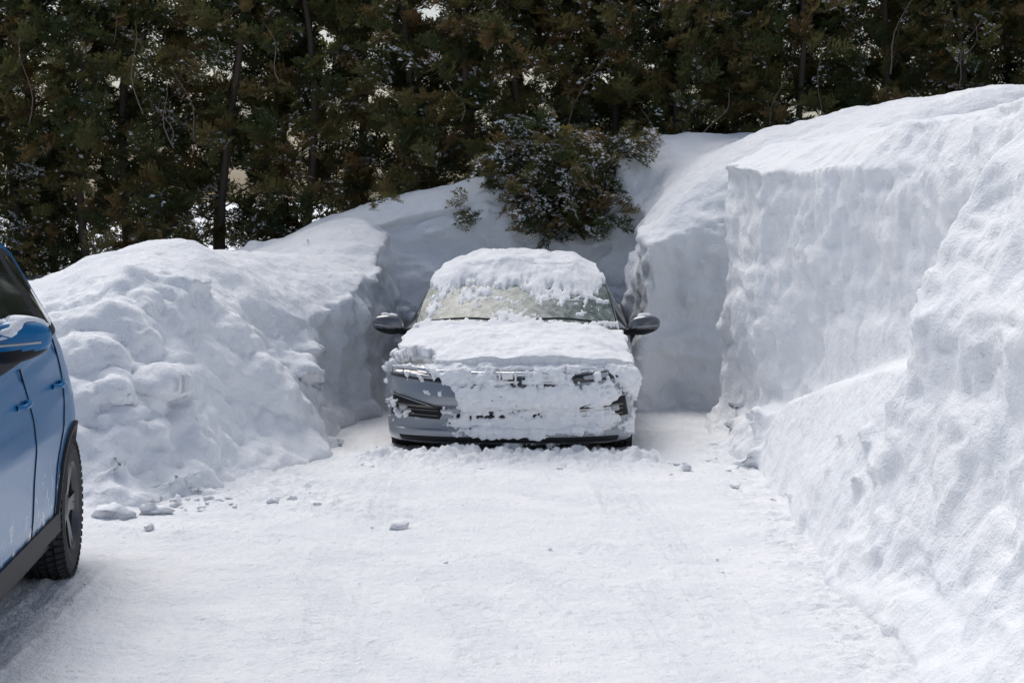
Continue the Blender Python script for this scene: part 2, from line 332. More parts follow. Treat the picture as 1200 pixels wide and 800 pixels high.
for ti,pts in enumerate(TR):
    c=curve(pts); s=np.r_[0,np.cumsum(np.linalg.norm(np.diff(c,axis=0),axis=1))]
    lo_=c.min(0)-.4; hi_=c.max(0)+.4; m=np.where((ax>lo_[0])&(ax<hi_[0])&(ay>lo_[1])&(ay<hi_[1]))[0]
    q=np.c_[ax[m],ay[m]]; bd=np.full(len(m),9.); bs=np.zeros(len(m)); bo=np.zeros(len(m))
    for i in range(len(c)-1):
        e=c[i+1]-c[i]; L=np.hypot(*e)+1e-9; e=e/L; r=q-c[i]; t=np.clip(r@e,0,L); o=r[:,0]*e[1]-r[:,1]*e[0]
        dd_=np.hypot(r[:,0]-t*e[0],r[:,1]-t*e[1]); k=dd_<bd; bd[k]=dd_[k]; bs[k]=s[i]+t[k]; bo[k]=o[k]
    inn=1-sst(bd,.085,.105); berm=np.exp(-((bd-.115)/.018)**2)
    st=.1+.9*sst(fbm(np.c_[bs,np.full(len(bs),ti*3.3),np.zeros(len(bs))],.8,2),-.3,.3)
    st=st*(.15+.85*sst(fbm(np.c_[q,q[:,:1]*0],5,3,ti),-.3,.05))
    groove=np.cos(bo*2*math.pi/.045)
    tread=np.sign(np.sin(2*math.pi*(bs/.06+np.abs(bo)*9)))*.5
    z[m]+=.55*st*(-.009*inn+.013*berm*(1+1.3*fbm(np.c_[q,q[:,:1]*0],14,2))+.0042*groove*inn+.004*tread*inn)
    PK[m]=np.maximum(PK[m],.42*st*inn*(.30+.30*(groove<0)+.25*(tread<0)))
near=np.exp(-((ay-12.72)/.28)**2)*sst(1.25-np.abs(ax),0,.4)
z+=near*(.05+.16*np.abs(fbm(PP,5.5,3,12))+.07*np.abs(fbm(PP,15,2,3)))
z+=sst(ay,13.3,14)*.03
toe=np.exp(-((ax-1.45)/.22)**2)+np.exp(-((ax+1.6-(12.0-ay)*.4)/.5)**2)*sst(ay,10,11)
z+=toe*.06*np.abs(fbm(PP,9,3,2))
dm=fast_mesh('snow_driveway',np.c_[ax,ay,z],gridq(len(dy),len(dx)),[M_PACK])
at_=dm.attributes.new('pack','FLOAT','POINT'); at_.data.foreach_set('value',PK.astype(np.float32))
COL.objects.link(bpy.data.objects.new('snow_driveway',dm))
LV=[];LF=[];cnt=0
I1,F1=ico(2)
def clod(x,y,r):
    global cnt
    q0=RNG.uniform(0,50,3)
    v=I1*(1+.8*perlin(I1*1.5+q0)+.3*perlin(I1*4+q0))[:,None]*np.array([random.uniform(.8,1.5),1,random.uniform(.5,.8)])*r
    a=random.uniform(0,6.3); c,s=math.cos(a),math.sin(a); v=v@np.array([[c,s,0],[-s,c,0],[0,0,1]])
    LV.append(v+np.array([x,y,r*.1+.004])); LF.append(F1+cnt); cnt+=len(v)
for _ in range(34): clod(g(-1.85,.35),g(11.0,.25),random.uniform(.010,.035)*random.choice((.5,.8,1)))
for _ in range(6): clod(g(1.38,.07),random.uniform(10,13.5),random.uniform(.012,.03))
for _ in range(45): clod(random.uniform(-1.1,1.2),g(12.55,.12),random.uniform(.015,.045))
for _ in range(14): clod(random.uniform(-2.0,1.3),random.uniform(8.5,12.2),random.uniform(.005,.010))
for x,y,r in((-.62,10.15,.045),(-2.25,10.5,.11),(-2.05,10.65,.07),(-2.6,10.5,.08)): clod(x,y,r)
cm=fast_mesh('snow_clods',np.vstack(LV),np.vstack(LF),[M_SNOW]); COL.objects.link(bpy.data.objects.new('snow_clods',cm))
# ------------------------------------------------------------------ CARS
def catmull(P,k):
    P=np.asarray(P,float); Q_=np.vstack([2*P[0]-P[1],P,2*P[-1]-P[-2]]); out=[]
    for i in range(len(P)-1):
        a,b,c,e=Q_[i:i+4]
        def tan(p,q,r_):
            t=(r_-p)/2; m1=q-p; m2=r_-q; lim=3*np.minimum(abs(m1),abs(m2)); t=np.where(m1*m2<=0,0,np.clip(t,-lim,lim)); return t
        t1=tan(a,b,c); t2=tan(b,c,e)
        for t in np.arange(k)/k:
            out.append((2*t**3-3*t*t+1)*b+(t**3-2*t*t+t)*t1+(-2*t**3+3*t*t)*c+(t**3-t*t)*t2)
    out.append(P[-1]); return np.array(out)
def shell(P,k,nu):
    S=catmull(P,k); s=np.linspace(-1,1,nu); u=np.sin(s*math.pi/2); au=np.abs(u)
    G=np.zeros((len(S),nu,3))
    se=1-(1-np.minimum(au,1)**2.4)**(1/2.4); pw=au**2.4
    for i,(y,zc,w,cy,dz,rn_) in enumerate(S):
        G[i,:,0]=w*u; G[i,:,1]=y+cy*(rn_*se+(1-rn_)*pw); G[i,:,2]=zc-dz*au**3.0
    return G
def grid_obj(name,G,mats,mfun=None,skip=None,parent=None,snap=None):
    nv_,nu_,_=G.shape; Qd=gridq(nv_,nu_); V_=G.reshape(-1,3).copy(); mi=np.zeros(len(Qd),int)
    C=V_[Qd].mean(1)
    if mfun is not None: mi=mfun(C,Qd//nu_,Qd%nu_)
    if skip is not None:
        kp=~skip(C); Qd=Qd[kp]; mi=mi[kp]
        if snap is not None: V_=snap(V_,np.unique(Qd))
    m_=fast_mesh(name,V_,Qd,mats,mi); o=bpy.data.objects.new(name,m_); COL.objects.link(o)
    if parent: o.parent=parent
    return o
def wheel(parent,x,y,z,R,W,side,name):
    b=Build(); ro=.64*R
    tp=[(-W/2,ro),(-W/2-.008,R*.8),(-W/2+.004,R*.93),(-W/2+.02,R*.972),(W/2-.02,R*.972),(W/2-.004,R*.93),(W/2+.008,R*.8),(W/2,ro)]
    b.lathe(tp,(x,y,z),64,0)
    for row in range(5):
        xc=-W/2+.025+row*(W-.05)/4
        for k in range(54):
            a=2*math.pi*(k+.5*(row%2))/54; Rm=Matrix.Rotation(a,3,'X')@Matrix.Rotation(.35*(1 if row<2 else -1 if row>2 else 0),3,'Z')
            c=Vector((x+xc,y,z))+Matrix.Rotation(a,3,'X')@Vector((0,R*.98,0))
            b.box(c,((W-.05)/4*.38,R*.022,R*.04),0,Rm)
    for k in range(54):
        for sx in(-1,1):
            a=2*math.pi*k/54; c=Vector((x+sx*(W/2-.004),y,z))+Matrix.Rotation(a,3,'X')@Vector((0,R*.945,0))
            b.box(c,(.009,R*.03,R*.032),0,Matrix.Rotation(a,3,'X'))
    o=side
    b.lathe([(o*W/2,ro),(o*(W/2-.012),ro*.97),(o*(W/2-.03),ro*.93),(o*(W/2-.12),ro*.9),(o*(W/2-.13),.0)],(x,y,z),48,1)
    b.lathe([(o*(W/2-.07),.0),(o*(W/2-.07),ro*.68),(o*(W/2-.10),ro*.70)],(x,y,z),40,2)
    for k in range(5):
        a=2*math.pi*k/5
        for da in(-.13,.13):
            Rm=Matrix.Rotation(a+da,3,'X'); c=Vector((x+o*(W/2-.035),y,z))+Rm@Vector((0,ro*.52,0))
            b.box(c,(.014,ro*.42,.017),1,Rm@Matrix.Rotation(-o*.08,3,'Z'))
    b.lathe([(o*(W/2-.015),0),(o*(W/2-.015),.03),(o*(W/2-.03),.075),(o*(W/2-.06),.08)],(x,y,z),24,1)
    return b.obj(name,[M_RUB,M_RIM,M_STEEL],parent,smooth=False)
def car(name,P,k,a,b_,belt,body,wheels,WR,archR,paintm,win,mats_extra):
    root=bpy.data.objects.new(name,None); COL.objects.link(root)
    G=shell(P,k,81)
    ws0,ws1,rw0,rw1=win['ws0']*k,win['ws1']*k,win['rw0']*k,win['rw1']*k
    nu_=81; RT=mats_extra.get('taper',0); RO=mats_extra.get('out',.03)
    def mf(C,qi,qj):
        i=qi.min(1); j=qj.min(1); m=np.zeros(len(C),int)
        inner=(j>=4)&(j<nu_-5)
        m[(i>=ws0)&(i<ws1)&inner]=1; m[(i>=rw0)&(i<rw1)&inner]=1
        m[(i>=ws0)&(i<ws1)&~inner]=2
        return m
    top=grid_obj('body_shell',G,[paintm,M_WSCR if win.get('frost') else M_GLASS,M_BLACK],mf,parent=root)
    bz=np.array([q[0] for q in body]); bx=np.array([q[1] for q in body])
    ng,nb=14,44
    def tap(ye): return .03*float(sst(np.array(.75-ye),0,.4))+RT*float(sst(np.array(ye),3.45,4.35))
    for sd in(1,-1):
        E=G[a*k:b_*k+1,-1].copy(); cols=[]
        for (xe,ye,ze) in E:
            zb=min(np.interp(ye,*zip(*belt)),ze-.015); xb=np.interp(zb,bz,bx)-tap(ye)
            if ze-zb<.03: xb=xe+.006
            col=[(xe+(xb-xe)*t,ye,ze+(zb-ze)*t) for t in np.linspace(0,1,ng)]
            for t in np.linspace(0,1,nb)[1:]:
                zz=zb+(bz[0]-zb)*t; xx=np.interp(zz,bz,bx)-tap(ye); ss=float(sst(np.array((zb-zz)/.09),0,1)); xx=xb+(xx-xb)*ss
                col.append((xx,ye,zz))
            cols.append(col)
        S=np.array(cols); S[...,0]*=sd
        def mf2(C,qi,qj):
            j=qj.min(1); m=np.zeros(len(C),int); y=C[:,1]
            zt=np.interp(y,E[:,1],E[:,2]); hb=zt-np.interp(y,*zip(*belt))
            g_=(j>=1)&(j<ng-1)&(hb>.10)
            w=np.zeros(len(C),bool)
            for (p,q) in win['side']: w|=(y>p)&(y<q)
            g_&=(y<win['side'][-1][1]+.06)
            m[g_]=2; m[g_&(j>=2)&(j<ng-2)&w]=1
            m[(j>=ng+nb-7)]=2
            return m
        def sk(C):
            r=np.zeros(len(C),bool)
            for (wy,wz) in wheels: r|=np.hypot(C[:,1]-wy,C[:,2]-wz)<archR
            return r
        def snp(V_,ids):
            for (wy,wz) in wheels:
                r=np.hypot(V_[:,1]-wy,V_[:,2]-wz); m2=np.zeros(len(V_),bool); m2[ids]=True; m=(r>.01)&m2&(r<archR+.004)
                V_[m,1]=wy+(V_[m,1]-wy)*archR/r[m]; V_[m,2]=wz+(V_[m,2]-wz)*archR/r[m]
            return V_
        grid_obj('side_panel',S,[paintm,M_GLASS,M_BLACK],mf2,sk,root,snp)
        for wi,(wy,wz) in enumerate(wheels):
            b=Build(); V_=[];F=[]; N=40
            ring_=[(-.25,archR-.012),(.012,archR-.012),(.014,archR+mats_extra['clad']),(-.012,archR+mats_extra['clad']+.006)]
            for t in range(N+1):
                an=math.radians(-22)+math.radians(224)*t/N
                for (ox,rr) in ring_:
                    yy=wy+rr*math.cos(an); zz=wz+rr*math.sin(an); xx=np.interp(zz,bz,bx)-tap(yy)
                    V_.append(((xx+ox)*sd,yy,max(zz,bz[0]-.02)))
            for t in range(N):
                for j in range(3): F.append((t*4+j,t*4+j+1,(t+1)*4+j+1,(t+1)*4+j))
            b.add(V_,F); b.obj('wheel_arch',[M_BLACK if mats_extra['clad']>.02 else paintm],root)
            wheel(root,sd*(bx.max()-RO-.11),wy,wz,WR,.215,sd,'wheel')
        b=Build(); b.box((sd*(bx[0]-.05),(wheels[0][0]+wheels[1][0])/2,bz[0]+.02),(.04,(wheels[1][0]-wheels[0][0])/2-archR,.05)); b.obj('sill',[M_BLACK],root,False)
    b=Build(); b.box((0,(G[:,40,1].max())/2+.02,bz[0]+.2),(.62,G[:,40,1].max()/2-.25,.14)); b.obj('underbody',[M_BLACK],root,False)
    me_=top.data
    bvh=BVHTree.FromPolygons([v.co.copy() for v in me_.vertices],[tuple(p.vertices) for p in me_.polygons])
    return root,G,bvh
def patch(bvh,name,quad,off,mat,parent,nx=24,nz=10,thick=.012):
    q=[np.array(c,float) for c in quad]; V_=[]
    for i in range(nz+1):
        t=i/nz
        for j in range(nx+1):
            s=j/nx; p=(q[0]*(1-s)+q[1]*s)*(1-t)+(q[3]*(1-s)+q[2]*s)*t
            hit=bvh.ray_cast(Vector((p[0],-2,p[1])),Vector((0,1,0))); y=hit[0].y if hit[0] else .5
            e=min(s,1-s,t,1-t); o_=off if e>0 else -.01
            nn=hit[1] if hit[0] else Vector((0,-1,0)); 
            if nn.y>0: nn=-nn
            V_.append(Vector((p[0],y,p[1]))+nn*o_)
    b=Build(); b.add(V_,[tuple(r) for r in gridq(nz+1,nx+1)]); return b.obj(name,[mat],parent)
def mirror(root,sd,x,y,z,matt,snowy=0,sc=1.0):
    V_=[];nu_,nv_=32,24
    sg=lambda c,p:math.copysign(abs(c)**p,c)
    for i in range(nv_+1):
        t=-math.pi/2+math.pi*i/nv_
        for j in range(nu_+1):
            a=2*math.pi*j/nu_
            X=sg(math.cos(t),.7)*sg(math.cos(a),.75); Y=sg(math.cos(t),.7)*sg(math.sin(a),.8); Z=sg(math.sin(t),.75)
            taper=1-.22*max(0,X); yy=Y*.075 if Y<0 else Y*.02
            V_.append((sd*(x+X*.112*sc+.10),y+yy+abs(X)*.02,z+(Z*.070*taper+.012*X)*sc))
    Qd=gridq(nv_+1,nu_+1); V_=np.array(V_); m=(V_[Qd].mean(1)[:,2]<z-.025*sc).astype(int)
    me_=fast_mesh('mirror_housing',V_,Qd,[matt,M_BLACK],m); o=bpy.data.objects.new('mirror_housing',me_); COL.objects.link(o); o.parent=root
    b=Build(); b.tube([(sd*(x-.12),y+.06,z-.06),(sd*(x-.02),y+.04,z-.055),(sd*(x+.06),y,z-.04)],[.035,.028,.03],10); b.obj('mirror_stalk',[M_BLACK],root)
    b=Build(); b.tube([(sd*(x+.05),y-.075,z-.012),(sd*(x+.13),y-.072,z-.006),(sd*(x+.20),y-.045,z)],.005,6); b.obj('mirror_indicator',[M_LENS],root)
    if snowy:
        c=np.array([sd*(x+.1),y,z]); nn=(V_-c)/np.linalg.norm(V_-c,axis=1)[:,None]
        msk=nn[:,2]*.09+.12*fbm(V_,12,3,3+sd)-snowy; s=V_+nn*np.clip(msk,-.012,.016)[:,None]
        me_=fast_mesh('mirror_snow',s,Qd,[M_CSNOW]); o=bpy.data.objects.new('mirror_snow',me_); COL.objects.link(o); o.parent=root
# ---------- grey sedan
PS=[# y, z, w, cy, dz, round
 (.16,.165,.80,.45,0,1),(.04,.20,.86,.46,0,1),(.02,.27,.87,.46,0,1),(.045,.30,.872,.44,0,1),(.05,.42,.875,.43,0,1),(.005,.46,.88,.46,0,1),(0,.52,.885,.46,0,1),(.035,.60,.885,.43,0,1),(.05,.66,.885,.42,.005,1),
 (.12,.715,.875,.40,.035,.9),(.22,.755,.865,.36,.055,.7),(.45,.800,.85,.25,.065,.4),(.85,.852,.84,.14,.07,.2),(1.15,.888,.82,.28,.045,0),
 (1.20,.898,.80,.30,.035,0),(1.62,1.12,.735,.22,.025,0),(2.02,1.30,.665,.13,.03,0),(2.2,1.345,.635,.08,.04,0),(2.6,1.38,.62,0,.05,0),(3.1,1.36,.61,0,.05,0),(3.4,1.32,.60,0,.045,0),
 (4.0,1.08,.65,-.03,.04,0),(4.25,1.02,.70,-.06,.04,.1),(4.5,1.01,.76,-.14,.05,.4),(4.6,.96,.82,-.25,.03,.8),(4.64,.7,.87,-.34,0,1),(4.62,.4,.87,-.34,0,1),(4.5,.22,.84,-.3,0,1)]
SB=[(.19,.855),(.26,.875),(.36,.888),(.50,.893),(.62,.90),(.70,.892),(.80,.878),(.90,.865),(1.0,.85)]
sed,SG,sbvh=car('snow_covered_sedan',PS,10,8,23,[(0,.72),(1.2,.85),(2.5,.90),(4.2,.97),(4.7,.98)],SB,[(.93,.32),(3.63,.32)],.32,.36,M_GRAY,
   dict(ws0=14,ws1=16,rw0=20,rw1=21,side=[(1.75,2.62),(2.70,3.75)],frost=True),dict(clad=.006))
for sd in(1,-1):
    def pq(n_,L,off,mt,**kw):
        c=[(sd*x,zz) for x,zz in L]
        if sd<0: c=[c[1],c[0],c[3],c[2]]
        return patch(sbvh,n_,c,off,mt,sed,**kw)
    pq('headlamp_housing',[(.42,.665),(.84,.705),(.85,.640),(.45,.600)],.006,M_GLOSSBLK)
    pq('headlamp_lens',[(.50,.655),(.70,.675),(.71,.645),(.52,.625)],.014,M_LENS,nx=10,nz=5)
    pq('headlamp_lens_outer',[(.72,.68),(.82,.69),(.825,.655),(.73,.65)],.014,M_LENS,nx=8,nz=5)
    pq('headlamp_brow',[(.40,.682),(.84,.718),(.85,.708),(.41,.670)],.016,M_CHROME,nz=3)
    pq('fog_pocket',[(.43,.425),(.82,.53),(.85,.36),(.47,.345)],.006,M_BLACK)
    pq('fog_trim',[(.43,.437),(.81,.54),(.815,.525),(.43,.424)],.018,M_GLOSSBLK,nz=2)
    for q_ in range(3):
        zz=.375+.035*q_; pq('fog_fin',[(.48,zz+.008),(.80,zz+.022),(.80,zz+.006),(.48,zz-.006)],.02,M_STEEL,nz=2)
    pq('fog_lamp',[(.70,.455),(.77,.47),(.77,.40),(.70,.395)],.022,M_LENS,nx=6,nz=5)
patch(sbvh,'grille_upper',[(-.42,.655),(.42,.655),(.36,.585),(-.36,.585)],.006,M_GLOSSBLK,sed)
patch(sbvh,'grille_bar',[(-.44,.685),(.44,.685),(.40,.655),(-.40,.655)],.020,M_CHROME,sed,nz=3)
for i in range(3): patch(sbvh,'grille_slat',[(-.36,.643-.022*i),(.36,.643-.022*i),(.35,.637-.022*i),(-.35,.637-.022*i)],.014,M_STEEL,sed,nz=2)
patch(sbvh,'lower_intake',[(-.34,.42),(.34,.42),(.46,.32),(-.46,.32)],.006,M_BLACK,sed)
for i in range(3): patch(sbvh,'intake_slat',[(-.36,.405-.028*i),(.36,.405-.028*i),(.36,.396-.028*i),(-.36,.396-.028*i)],.016,M_STEEL,sed,nz=2)
patch(sbvh,'front_lip',[(-.80,.245),(.80,.245),(.78,.19),(-.78,.19)],.008,M_BLACK,sed,nx=40,nz=4)
b=Build(); y0=.004; zc=.665
for (c,h_) in(((0,y0,zc+.043),(.060,.010,.006)),((0,y0,zc-.043),(.050,.010,.006)),((-.055,y0,zc),(.006,.010,.048)),((.055,y0,zc),(.006,.010,.048)),((0,y0,zc),(.036,.008,.024))): b.box(c,h_)
b.obj('front_badge',[M_CHROME],sed,False)
M_MIR=simple('mirror_grey',(.09,.10,.115),.3,metal=.4,coat=1)
for sd in(1,-1): mirror(sed,sd,.885,1.52,.92,M_MIR,snowy=.095,sc=1.08)
b=Build()
for x0,x1 in((-.66,-.02),(-.02,.58)):
    pts=[]
    for t in np.linspace(0,1,8):
        x=x0+(x1-x0)*t; hit=sbvh.ray_cast(Vector((x,.9,.945+.03*math.sin(t*3))),Vector((0,1,0)))
        if hit[0]: pts.append(hit[0]+Vector((0,-.003,.003)))
    if len(pts)>2: b.tube(pts,.006,6)
b.obj('wipers',[M_BLACK],sed)
# snow lying on the sedan (shell following the panels, thickness from noise)
G=shell(PS[:22],18,300); nvs,nus,_=G.shape
du=np.gradient(G,axis=1); dv=np.gradient(G,axis=0); N_=np.cross(dv,du); N_/=np.linalg.norm(N_,axis=2)[...,None]+1e-9
if N_[nvs*13//21,130,2]<0: N_=-N_
FV=G.reshape(-1,3); FN=N_.reshape(-1,3); vi=(np.arange(nvs)/18.0)[:,None]*np.ones((1,nus)); vi=vi.ravel()
U=np.abs(np.sin(np.linspace(-1,1,nus)*math.pi/2))[None,:]*np.ones((nvs,1)); U=U.ravel()
x_,y_,z_=FV.T; n1=fbm(FV,3.0,3,1.1); n2=fbm(FV,8,3,6.3); n3=fbm(FV,26,3,2.3); n1s=fbm(FV*np.array([1,1,2.0]),2.2,3,31.7)
m=np.full(len(FV),-1.0); T=np.full(len(FV),.03)
fas=vi<9.3
cov=1.0*n1s+.8*n2+.5*n3+.09+.26*np.exp(-((x_-.14)/.40)**2)+.12*sst(x_,.1,.6)-.42*sst(-x_,.28,.6)-.14*sst(.32-z_,0,.1)
cov=cov-.27*np.exp(-((z_-.585)/.020)**2)*(np.abs(x_)<.42)+.16*np.exp(-((z_-.50)/.05)**2)*(x_>-.35)
cov=cov-.30*np.exp(-((z_-.375)/.018)**2)*(np.abs(x_-.05)<.5)-.8*np.exp(-(((x_-.80)/.07)**2+((z_-.44)/.09)**2))-.5*sst(.25-z_,0,.04)
cov=cov-.38*np.exp(-((x_/.07)**2+((z_-.665)/.045)**2))
cov=np.where(x_>.55,cov+.16*sst(z_,.5,.6),cov)
cov=np.where(z_>.69,cov+.5,cov)
m=np.where(fas,cov,m); T=np.where(fas,.018+.045*n2+.02*n3+.02*n1,T)
hood=(vi>=9.3)&(vi<14.1)
hc=.6+.6*n2-.5*sst(U,.95,1.0)-1.2*sst(-x_,.42,.62)*sst(.785-z_,0,.03)*(n2<.15)
m=np.where(hood,hc,m); T=np.where(hood,(.054+.06*n1+.016*n2+.005*n3+.014*np.exp(-((y_-.8-.15*np.sin(x_*4))/.06)**2))*(1-.4*sst(U,.7,1)),T)
wsc=(vi>=14.1)&(vi<16.15)
wt=sst(z_,1.12,1.30); wb=sst(.975-z_,0,.05)
wc=-.10+.85*n1+.7*n2+.5*n3+.85*wt+.5*wb-.3*sst(U,.90,.97)+.34*np.exp(-((x_+.06)/.2)**2)*(z_<1.12)-.10*np.exp(-((z_-1.06)/.06)**2)
m=np.where(wsc,wc,m); T=np.where(wsc,.010+(.052+.08*n1+.02*n2)*wt*(1-.6*sst(U,.6,1))+.008*n2,T)
roof=(vi>=16.15); rc=.6+.5*n2-.75*sst(U,.965,1)
m=np.where(roof,rc,m); T=np.where(roof,(.070+.08*n1+.020*n2+.005*n3)*(1-.7*sst(U,.6,1)),T)
disp=np.where(m<0,np.maximum(m*.12,-.02),np.minimum(m*.22,np.maximum(T,.007)))
FV2=FV+FN*disp[:,None]
fm=fast_mesh('snow_cover',FV2,gridq(nvs,nus),[M_CSNOW]); fo=bpy.data.objects.new('snow_cover',fm); COL.objects.link(fo); fo.parent=sed
sed.location=(-.03,12.85,-.085); sed.rotation_euler=(0,0,math.radians(-2.2))
# ---------- blue SUV
PB=[(.14,.25,.80,.45,0,1),(.03,.36,.86,.44,0,1),(0,.52,.88,.43,0,1),(.02,.70,.885,.42,0,1),(.05,.82,.885,.40,.01,1),(.12,.93,.875,.36,.03,.9),(.30,1.0,.86,.25,.05,.5),(.75,1.07,.84,.15,.06,.2),(1.08,1.11,.80,.25,.05,0),
 (1.13,1.12,.77,.27,.04,0),(1.5,1.36,.70,.2,.03,0),(1.86,1.565,.62,.1,.03,0),(2.1,1.625,.595,.03,.05,0),(2.8,1.66,.585,0,.06,0),(3.5,1.65,.56,0,.06,0),(4.05,1.60,.53,-.04,.07,.1),
 (4.18,1.54,.53,-.12,.06,.2),(4.38,1.12,.66,-.2,.03,.4),(4.46,.98,.71,-.34,.01,.8),(4.5,.75,.77,-.42,0,1),(4.5,.5,.77,-.42,0,1),(4.4,.3,.74,-.4,0,1)]
BB=[(.24,.855),(.32,.875),(.45,.89),(.60,.897),(.75,.91),(.86,.90),(.98,.872),(1.10,.84),(1.2,.81)]
suv,BG,bbvh=car('blue_suv',PB,10,5,17,[(0,1.0),(1.2,1.06),(2.5,1.10),(3.6,1.16),(4.3,1.2)],BB,[(.88,.335),(3.5,.335)],.335,.385,M_BLUE,
   dict(ws0=9,ws1=11,rw0=16,rw1=17,side=[(1.65,2.42),(2.50,3.32),(3.42,3.80)]),dict(clad=.022,taper=.13,out=.015))
for sd in(1,-1): mirror(suv,sd,.905,1.50,1.265,M_BLUE,snowy=.05,sc=1.15)
def side_x(zz): return float(np.interp(zz,[q[0] for q in BB],[q[1] for q in BB]))
M_RED=simple('red_lens',(.35,.01,.01),.15,coat=1)
for sd in(1,-1):
    b=Build()
    for pts in ([(2.46,1.08),(2.46,.9),(2.46,.6),(2.45,.34)],[(3.40,1.14),(3.38,1.0),(3.22,.80),(3.08,.62),(3.04,.5),(3.04,.36)],[(1.36,1.02),(1.36,.8),(1.35,.5),(1.35,.34)],[(1.36,.34),(2.0,.335),(3.04,.345)]):
        c=curve(pts,24); b.tube([(sd*(side_x(q[1])+.0005),q[0],q[1]) for q in c],.0045,6)
    b.obj('door_gaps',[M_BLACK],suv)
    b=Build()
    for yy in(2.28,3.16): b.tube([(sd*(side_x(.95)+.004),yy-.09,.945),(sd*(side_x(.95)+.030),yy-.075,.945),(sd*(side_x(.95)+.034),yy,.948),(sd*(side_x(.95)+.030),yy+.075,.95),(sd*(side_x(.95)+.004),yy+.09,.95)],.012,8)
    b.obj('door_handles',[M_BLUE],suv)
    b=Build(); b.box((sd*.858,2.2,.325),(.035,.95,.045)); b.obj('rocker_cladding',[M_BLACK],suv,False)
    b=Build(); b.tube([(sd*.72,4.26,.9),(sd*.69,4.27,1.02),(sd*.64,4.24,1.15)],[.03,.04,.03],8); b.obj('tail_lamp',[M_RED],suv)
patch(bbvh,'front_grille',[(-.40,.86),(.40,.86),(.36,.66),(-.36,.66)],.006,M_GLOSSBLK,suv)
patch(bbvh,'lower_grille',[(-.5,.52),(.5,.52),(.55,.36),(-.55,.36)],.006,M_BLACK,suv)
patch(bbvh,'headlamp',[(.45,.87),(.80,.90),(.80,.78),(.48,.78)],.008,M_LENS,suv)
patch(bbvh,'headlamp.001',[(-.80,.90),(-.45,.87),(-.48,.78),(-.80,.78)],.008,M_LENS,suv)
suv.location=(-2.69,5.24,0); suv.rotation_euler=(0,0,math.radians(4.6))
# ------------------------------------------------------------------ CEDARS
src=bpy.data.collections.new('cedar_sprays')
def spray(name,snowy,seed):
    r=random.Random(seed); V_=[];F=[];Mi=[]
    def kite(p,d,nrm,L,W,mi):
        s=d.cross(nrm).normalized(); o=len(V_)
        V_.extend([tuple(p),tuple(p+d*L*.45+s*W),tuple(p+d*L),tuple(p+d*L*.45-s*W)]); F.append((o,o+1,o+2,o+3)); Mi.append(mi)
    for br in range(3):
        yaw=r.uniform(-.55,.55); pit=r.uniform(-.25,.55); Ls=r.uniform(.32,.5)
        D=Vector((math.cos(yaw)*math.cos(pit),math.sin(yaw)*math.cos(pit),math.sin(pit)))
        up=Vector((r.uniform(-.5,.5),r.uniform(-.9,.9),1)).normalized(); up=(up-D*up.dot(D)).normalized(); sv=D.cross(up)
        for i in range(10):
            t=i/9; p=D*Ls*(.15+.85*t)+Vector((0,0,-.10*t*t))
            for sg in(-1,1):
                if r.random()<.15: continue
                ax_=(D*r.uniform(.5,.9)+sv*sg*r.uniform(.5,.9)+up*r.uniform(-.25,.35)).normalized(); L=.16*(1-.5*t)*r.uniform(.7,1.2)
                nn=(up+Vector((r.uniform(-.4,.4),r.uniform(-.4,.4),0))).normalized()
                for k_ in range(4):
                    pp=p+ax_*L*(k_/4)
                    for s2 in(-1,1):
                        if r.random()<.15: continue
                        dd2=(ax_*.75+sv*s2*.6*r.uniform(.5,1.2)+up*r.uniform(-.3,.3)).normalized()
                        kite(pp,dd2,nn,r.uniform(.035,.06),r.uniform(.006,.010),0)
                kite(p+ax_*L*.8,ax_,nn,.06,.009,0)
                if snowy and r.random()<snowy:
                    q=p+ax_*L*r.uniform(.2,.8)+Vector((0,0,.012)); w=r.uniform(.012,.035)
                    o=len(V_); n6=6
                    for a_ in range(n6):
                        an=a_*2*math.pi/n6; V_.append((q.x+math.cos(an)*w*r.uniform(.6,1.4),q.y+math.sin(an)*w*r.uniform(.6,1.4),q.z+r.uniform(-.012,.004)))
                    V_.append((q.x,q.y,q.z+w*.7))
                    for a_ in range(n6): F.append((o+a_,o+(a_+1)%n6,o+6)); Mi.append(1)
        o=len(V_)
        for e in(D*0,D*Ls*.9+Vector((0,0,-.08))):
            for a_ in range(3): V_.append(tuple(e+sv*math.cos(a_*2.1)*.004+up*math.sin(a_*2.1)*.004))
        for a_ in range(3): F.append((o+a_,o+(a_+1)%3,o+3+(a_+1)%3,o+3+a_)); Mi.append(2)
    return mkobj(name,V_,F,[M_FOL,M_CSNOW,M_BARK],Mi,False,coll=src)
for i,s in enumerate((0,0,.03,.07,.22,.6)): spray('spray_%d'%i,s,50+i)
